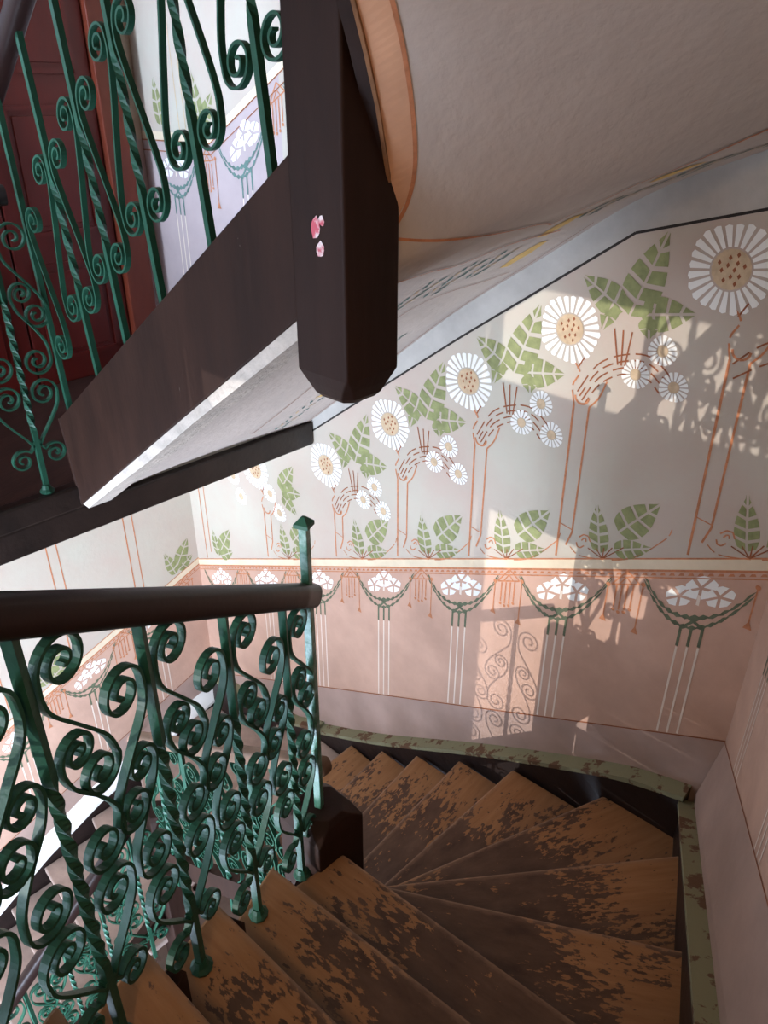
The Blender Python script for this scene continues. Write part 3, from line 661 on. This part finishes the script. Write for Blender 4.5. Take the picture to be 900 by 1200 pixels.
for (a, za), (b, zb) in zip(PT, PT[1:]):
    q = lambda m_, z, s: L(s, m_, z)
    mb.prism([q(a, za-.5, S_L+.06), q(b, zb-.5, S_L+.06), q(b, zb-.5, S_L), q(a, za-.5, S_L)], [q(a, za, S_L+.06), q(b, zb, S_L+.06), q(b, zb, S_L), q(a, za, S_L)], M_STRING)
    mc.prism([q(a, za, S_L+.065), q(b, zb, S_L+.065), q(b, zb, S_L), q(a, za, S_L)], [q(a, za+.02, S_L+.065), q(b, zb+.02, S_L+.065), q(b, zb+.10, S_L), q(a, za+.10, S_L)], M_WHITE)
mb.build('wall_string', stairs); mc.build('string_cap', stairs)
mb = MB(); PT = [(-2.8, -1.51), (-2.3, -1.45), (-1.95, -1.36), (-1.72, -1.25)]; mc = MB()
for (a, za), (b, zb) in zip(PT, PT[1:]):
    mb.prism([L(a, 0, za-.5), L(b, 0, zb-.5), L(b, M_W, zb-.5), L(a, M_W, za-.5)], [L(a, 0, za), L(b, 0, zb), L(b, M_W, zb), L(a, M_W, za)], M_STRING)
    mc.prism([L(a, -.006, za), L(b, -.006, zb), L(b, M_W, zb), L(a, M_W, za)], [L(a, -.006, za+.022), L(b, -.006, zb+.022), L(b, M_W, zb+.03), L(a, M_W, za+.03)], M_CAP)
mb.build('wall_string', stairs); mc.build('string_cap', stairs)

# newel at the turn of the lower stairs, chamfered top
def post(name, s, m, h, z0, z1, ch, chz, label, ch_bottom=False, mat_=M_NEWEL):
    o = thing(name, label, 'newel post', L(s, m, z0), math.atan2(T.y, T.x))
    def ring(hh, c): return [Vector((a, b, 0)) for a, b in ((-hh+c, -hh), (hh-c, -hh), (hh, -hh+c), (hh, hh-c), (hh-c, hh), (-hh+c, hh), (-hh, hh-c), (-hh, -hh+c))]
    mb = MB(); mi = mb.mat(mat_); H = z1-z0
    c0 = .004
    levels = [(0, h*.62 if ch_bottom else h, h*.2 if ch_bottom else c0)]
    if ch_bottom: levels += [(.012, h*.78, h*.26), (.035, h*.90, h*.2), (.06, h, c0)]
    levels += [(H-chz, h, c0), (H-chz*.35, h*.86, ch*.8), (H, h*.72, ch)] if chz else [(H, h, c0)]
    for (z, hh, c) in levels:
        for p in ring(hh, c): mb.v.append((p.x, p.y, z))
    n = len(levels)
    for i in range(n-1):
        for k in range(8):
            j = (k+1) % 8; mb.f.append((i*8+k, i*8+j, (i+1)*8+j, (i+1)*8+k)); mb.mi.append(mi)
    mb.f.append(tuple(range(8))[::-1]); mb.mi.append(mi); mb.f.append(tuple((n-1)*8+k for k in range(8))); mb.mi.append(mi)
    mb.build('shaft', o, bevel=.003)
    return o
nl = post('stair_newel', -.40, -1.115, .09, -1.5, .145, .04, .05, 'dark block newel under the green iron end post', False)
nl2 = post('stair_newel', -1.74, -1.02, .07, -2.6, -1.05, .03, .05, 'dark newel of the flight far below beside the left wall', False)
nu = post('hanging_newel', -.297, -1.063, .0745, 1.435, 3.6, 0, 0, 'big dark brown drop newel hanging from the flight above', True)
for dx, dz, r_ in ((-.010, .0, .016), (.0, -.038, .012), (.006, .012, .008)):
    mb = MB(); sx = -.0015
    c = Vector((-.0+dx+.01, -.0755, .345+dz))
    mb.face([c+Vector((r_*math.cos(a)*(.7+.5*random.random()), 0, r_*1.2*math.sin(a)*(.7+.5*random.random()))) for a in [i*2*PI/9 for i in range(9)]], M_STICK)
    mb.build('torn_sticker', nu)

# ------------------------------------------------------------------ upper flight: strings, treads
uf = thing('upper_stair_flight', 'dark brown boarded stair string climbing from the landing to the drop newel', 'staircase', L(-1.7, -1.06, .68))
def strip_prism(mb, tops, bots, th, m, mbot=None):
    """board between top and bottom edge polylines, thickness vector th"""
    for (a, b, c, d) in zip(tops, tops[1:], bots, bots[1:]):
        a, b, c, d = map(Vector, (a, b, c, d))
        mb.prism([c, d, d+th, c+th], [a, b, b+th, a+th], m, None, mbot)
mb = MB()
strip_prism(mb, [L(-1.735, -1.095, 1.0), L(-1.72, -1.095, 1.0), L(-.36, -1.095, 1.937)], [L(-1.70, -1.095, .66), L(-1.68, -1.095, .675), L(-.36, -1.095, 1.62)], N*.07, M_DARK)
local_build(mb, 'string_board', uf, bevel=.004)
mb = MB()
pz = lambda s_: .675+.716*(s_+1.68)
strip_prism(mb, [L(q, -1.088, pz(q)) for q in (-1.685, -1.45, -1.2, -.9, -.37)], [L(q, -1.07, pz(q)-.03-.006*math.sin(q*31)) for q in (-1.685, -1.45, -1.2, -.9, -.37)], N*.09, M_EDGE)
local_build(mb, 'plaster_edge', uf)
# string of the next flight, rising towards us from the drop newel
NB = [(.16, 1.86), (.15, 1.88), (.10, 1.985), (.05, 2.06), (0, 2.125), (-.1, 2.24), (-.3, 2.45), (-.8, 2.95), (-1.4, 3.45)]
mb = MB()
tops = [Vector((.172, y, max(z+.25, 2.3) if y > 0 else z+.42)) for y, z in NB]; bots = [Vector((.172, y, z)) for y, z in NB]
strip_prism(mb, tops, bots, Vector((.028, 0, 0)), M_DARK)
local_build(mb, 'string_board', uf)
mb = MB()
strip_prism(mb, [Vector((.197, y, z+.008)) for y, z in NB], [Vector((.197, y, z-.006)) for y, z in NB], Vector((.007, 0, 0)), M_RAWWOOD)
local_build(mb, 'raw_lower_edge', uf)
for k in range(6):
    s0 = -1.70+.21*k; z = Z_LAND+.035+.155*(k+1)
    mb = MB(); q = [L(s0-.03, -1.03), L(s0+.22, -1.03), L(s0+.22, M_W), L(s0-.03, M_W)]
    mb.prism([p+Vector((0, 0, z-.035)) for p in q], [p+Vector((0, 0, z)) for p in q], M_FLOOR); local_build(mb, 'tread', uf)
    mb = MB(); q = [L(s0, -1.03), L(s0+.02, -1.03), L(s0+.02, M_W), L(s0, M_W)]
    mb.prism([p+Vector((0, 0, z-R)) for p in q], [p+Vector((0, 0, z-.035)) for p in q], M_DOOR); local_build(mb, 'riser', uf)

# ------------------------------------------------------------------ wrought iron
SW, STH = .0080, .0031     # half width, half thickness of the strip
def spiral(c, r, a_end, turns, ccw, r0=.14, n=None):
    """from the eye outwards, ending at angle a_end on radius r"""
    n = n or int(turns*24); out = []
    for i in range(n+1):
        f = i/n; rr = r*(r0+(1-r0)*f**.85); a = a_end-(1 if ccw else -1)*turns*2*PI*(1-f)
        out.append((c[0]+rr*math.cos(a), c[1]+rr*math.sin(a)))
    return out
def spath(c1, r1, a1, ccw1, mid, c2=None, r2_=None, a2=0, ccw2=True, turns1=1.75, turns2=1.75):
    p = spiral(c1, r1, a1, turns1, ccw1)
    if c2:
        q = spiral(c2, r2_, a2, turns2, ccw2)[::-1]
        mids = catmull([p[-1]]+mid+[q[0]], 5)
        return p+mids[1:-1]+q
    return p+catmull([p[-1]]+mid, 5)[1:]
S1 = spath((.068, .856), .049, PI, True, [(.0185, .82), (.030, .785), (.071, .732), (.118, .668)], (.092, .615), .043, 0, True)
S2 = spath((.057, .688), .036, PI, True, [(.0215, .668), (.036, .628), (.073, .578), (.105, .52)], (.063, .467), .048, 0, True)
S3 = spath((.060, .358), .048, -.1, False, [(.10, .31), (.07, .262), (.03, .21), (.010, .178)])
S4 = [(.009, .205), (.012, .175)]+spiral((.058, .138), .040, PI, 1.6, True)[::-1] if False else spath((.058, .138), .040, PI*.8, True, [(.014, .178), (.009, .20)], turns1=1.6)
LY = spath((.066, .640), .044, PI, True, [(.022, .605), (.045, .52), (.083, .40), (.108, .31)], (.062, .255), .047, 0, True)
def scroll_mesh(name, path, mirror, shear=0, key={}):
    kk = (name, mirror, round(shear, 3))
    if kk in key: return key[kk]
    sg = -1 if mirror else 1
    pts = [Vector((0, sg*a, z+shear*sg*a)) for a, z in path]
    mb = sweep(pts, [(-STH, -SW), (STH, -SW), (STH, SW), (-STH, SW)], M_IRON, up=(1, 0, 0))
    me = D.meshes.new('scroll'); me.from_pydata(mb.v, [], mb.f); me.materials.append(M_IRON); me.update()
    key[kk] = me
    return me
def bar_mesh(h, tw0, tw1, turns, lean=0, key={}):
    kk = (h, tw0, tw1, turns, lean)
    if kk in key: return key[kk]
    n = 70; pts = []; tw = []
    for i in range(n+1):
        z = h*i/n; pts.append(Vector((0, 0, z))); f = min(max((z-tw0)/(tw1-tw0), 0), 1); tw.append(f*turns*2*PI)
    w_ = .0085
    mb = sweep(pts, [(-w_, -w_), (w_, -w_), (w_, w_), (-w_, w_)], M_IRON, up=(1, 0, 0), twist=tw)
    me = D.meshes.new('bar'); me.from_pydata(mb.v, [], mb.f); me.materials.append(M_IRON); me.update(); key[kk] = me
    return me
def foot_mesh(key={}):
    if 'f' in key: return key['f']
    mb = MB(); mi = mb.mat(M_IRON); prof = [(.024, 0), (.026, .008), (.018, .016), (.013, .03)]
    for r_, z in prof:
        for k in range(10): a = 2*PI*k/10; mb.v.append((r_*math.cos(a), r_*math.sin(a), z))
    for i in range(3):
        for k in range(10):
            j = (k+1) % 10; mb.f.append((i*10+k, i*10+j, (i+1)*10+j, (i+1)*10+k)); mb.mi.append(mi)
    mb.f.append(tuple(30+k for k in range(10))); mb.mi.append(mi)
    me = D.meshes.new('foot_collar'); me.from_pydata(mb.v, [], mb.f); me.materials.append(M_IRON); key['f'] = me
    return me
def baluster(par, loc, rot, h, scrolls, sides=(0, 1), tw=(.24, .68, 2.2), lean=None, foot=True, shear=0):
    b = link('baluster', bar_mesh(h, *tw), par); b.location = loc; b.rotation_euler = rot
    for nm, pth in scrolls:
        for mir in sides: link('scroll', scroll_mesh(nm, pth, mir, shear), b)
    if foot: link('foot_collar', foot_mesh(), b)
    return b
SCR = [('s1', S1), ('s2', S2), ('s3', S3), ('s4', S4)]
def tube(name, pts, prof, m, parent, up=(0, 0, 1), smooth=False):
    mb = sweep(pts, prof, m, up=up); o = mb.build(name, parent, smooth=smooth); return o
def rounded(w_, h_, n=16, e=3.0):
    return [(w_*math.copysign(abs(math.cos(a))**(2/e), math.cos(a)), h_*math.copysign(abs(math.sin(a))**(2/e), math.sin(a))) for a in [2*PI*i/n for i in range(n)]]
# --- near railing, beside the flight we look down
G = .2362; HB = .952
rl = thing('stair_railing', 'green scrolled iron railing with dark wooden handrail running down to an end post', 'railing', (0, 0, 0))
for k in range(0, 5):
    baluster(rl, (0, -k*G, k*R), (0, 0, 0), HB, SCR)
rail_pts = [Vector((0, y, HB+.028-R/G*y)) for y in (-1.25, -.9, -.5, -.2, 0, .08, .155)]
tube('handrail', rail_pts, rounded(.028, .031), M_RAIL, rl, up=(0, 0, 1), smooth=True)
mb = sweep([Vector((0, .1325, .14)), Vector((0, .1325, 1.105))], [(-.011, -.011), (.011, -.011), (.011, .011), (-.011, .011)], M_IRONWORN, up=(1, 0, 0)); mb.build('end_post', rl, bevel=.002)
mb = MB(); q = lambda h, z: [Vector((a*h, .1325+b*h, z)) for a, b in ((-1, -1), (1, -1), (1, 1), (-1, 1))]
mb.prism(q(.019, 1.098), q(.019, 1.108), M_IRON); mb.prism(q(.019, 1.108), q(.004, 1.124), M_IRON); mb.build('post_cap', rl)
# --- railing of the back flight below, starting lower on the same newel
rb = thing('stair_railing', 'lower green iron railing seen through the near scrolls, going down behind the newel', 'railing', (0, 0, 0))
rotT = math.atan2(T.y, T.x)-PI/2
rbz = lambda s_: .19+.595*(s_+.48)
for i in range(5):
    s_ = -.62-.24*i
    baluster(rb, L(s_, -1.05, rbz(s_)-.97), (0, 0, rotT), HB, SCR, foot=False)
tube('handrail', [L(-.455, -1.05, rbz(-.455)), L(-.62, -1.05, rbz(-.62)), L(-1.2, -1.05, rbz(-1.2)), L(-1.70, -1.05, rbz(-1.70))], rounded(.03, .028), M_OLDRAIL, rb, smooth=True)
rc = thing('stair_railing', 'dark handrail and green scrolls of the flight far below at bottom left', 'railing', (0, 0, 0))
rotN = math.atan2(N.y, N.x)-PI/2
for i in range(7):
    m_ = -1.2-.2*i; z = -1.98-.155*i
    baluster(rc, L(-1.70, m_, z), (0, 0, rotN), .95, SCR, foot=False)
tube('handrail', [L(-1.70, -1.08, -.90), L(-1.70, -1.4, -1.17), L(-1.70, -1.9, -1.56), L(-1.70, -2.6, -2.1)], rounded(.028, .03), M_RAIL, rc, smooth=True)
# --- landing railing
rd = thing('landing_railing', 'shaded green scroll railing along the edge of the upper landing', 'railing', (0, 0, 0))
for i in range(6):
    baluster(rd, L(S_B, -1.19-.25*i, Z_LAND+.012), (0, 0, rotN), HB, SCR)
tube('handrail', [L(S_B, -1.12, Z_LAND+HB+.04), L(S_B, -2.7, Z_LAND+HB+.04)], rounded(.03, .03), M_RAIL, rd, smooth=True)
rf = thing('landing_railing', 'short green scroll railing closing the landing above the well', 'railing', (0, 0, 0))
for i in range(2):
    baluster(rf, (-.36+.25*i, -1.06, Z_LAND), (0, 0, -PI/2), HB, SCR)
mb = sweep([Vector((-.50, -1.06, Z_LAND)), Vector((-.50, -1.06, Z_LAND+HB+.1))], [(-.014, -.014), (.014, -.014), (.014, .014), (-.014, .014)], M_IRON, up=(1, 0, 0)); mb.build('end_post', rf)
tube('handrail', [Vector((-.52, -1.06, Z_LAND+HB+.03)), Vector((-.03, -1.06, Z_LAND+HB+.03))], rounded(.028, .03), M_RAIL, rf, smooth=True)
# --- railing of the upper flight
ru = thing('stair_railing', 'green lyre scroll railing on the dark string before the red door', 'railing', (0, 0, 0))
BL = [(-1.428, 1.205), (-1.215, 1.352), (-.99, 1.507), (-.742, 1.678), (-.505, 1.841)]
lean = math.atan(.115)
for s, z in BL:
    b = baluster(ru, L(s, -1.06, z-.02), (0, 0, 0), 1.06, [('ly', LY)], tw=(.3, .6, 1.0), foot=False, shear=.25)
    b.rotation_mode = 'QUATERNION'
    b.rotation_quaternion = Matrix.Rotation(rotT, 4, 'Z').to_quaternion() @ Matrix.Rotation(lean, 4, 'X').to_quaternion()
b = baluster(ru, L(-1.695, -1.06, 1.0), (0, 0, 0), 1.04, [('ly', LY)], sides=(0,), tw=(.3, .6, .0), foot=False, shear=.1)
b.rotation_mode = 'QUATERNION'; b.rotation_quaternion = Matrix.Rotation(rotT, 4, 'Z').to_quaternion() @ Matrix.Rotation(math.atan(.07), 4, 'X').to_quaternion()
tube('handrail', [L(-1.85, -1.06, 1.95), L(-1.6, -1.06, 2.13), L(-1.1, -1.06, 2.49), L(-.40, -1.06, 3.0)], rounded(.03, .032), M_RAIL, ru, smooth=True)

# small iron hook left in the wall beside the flight below
hk = thing('wall_hook', 'small dark iron hook in the left wall seen past the iron scrolls', 'hook', Pl(-.60, -1.66))
mb = sweep([Pl(-.60, -1.66), Pl(-.60, -1.655, .05), Pl(-.60, -1.63, .075), Pl(-.60, -1.57, .08)], rounded(.010, .010, 8, 2), M_STRING, up=N); local_build(mb, 'hook_rod', hk)
mb = sweep([Pl(-.60, -1.66, 0), Pl(-.60, -1.66, .012)], rounded(.035, .03, 12, 2), M_SALMON, up=N); local_build(mb, 'plaster_patch', hk)

# frames added round two fill lights on solid wall, and a fixture for the assumed landing lamp
M_PANE = mat('pale_window_glass', (214, 226, 236), .2, .02, 2, 0, 60, .5)  # opaque panes set behind the added fill lights
def fill_frame(n, C, ax, az, nrm):
    wo = D.objects.new('window_%d' % n, None); COL.objects.link(wo); structure(wo, 'small-paned window lighting the landing')
    C, ax, nrm = Vector(C), Vector(ax), Vector(nrm).normalized(); up = Vector((0, 0, az)); u = ax.normalized()
    mb = MB()
    for k in (-1, 1):
        mb.box(C+ax*k*1.05, u*.03, nrm*.025, up*1.1, M_WHITE); mb.box(C+up*k*1.06, ax*1.1, nrm*.025, Vector((0, 0, .03)), M_WHITE)
    mb.build('window_frame', wo)
    for k in (-1, 1):
        mb = MB(); mb.box(C+ax*k*.5-nrm*.012, ax*.48, nrm*.003, up*.98, M_PANE); mb.build('pane', wo)
fill_frame(6, (-2.7, -2.385, 1.6), (.5, 0, 0), .6, (0, 1, 0))
fill_frame(7, L(-2.845, -2.2, 2.95), N*.4, .4, T)
lamp = thing('ceiling_lamp', 'hanging lamp with a dark shade over the landing', 'lamp', (.75, -2.1, 2.8))  # unseen fixture added over the assumed warm light
mb = MB(); mi = mb.mat(M_DARK); prof = [(.14, -.02), (.12, .03), (.07, .07), (.02, .09)]
for r_, z in prof:
    for k in range(16): mb.v.append((r_*math.cos(2*PI*k/16), r_*math.sin(2*PI*k/16), z))
for i in range(3):
    for k in range(16):
        j = (k+1) % 16; mb.f.append((i*16+k, i*16+j, i*16+16+j, i*16+16+k)); mb.mi.append(mi)
mb.build('shade', lamp)
mb = sweep([Vector((0, 0, .08)), Vector((0, 0, 1.2))], rounded(.006, .006, 8, 2), M_DARK, up=(1, 0, 0)); mb.build('cord', lamp)
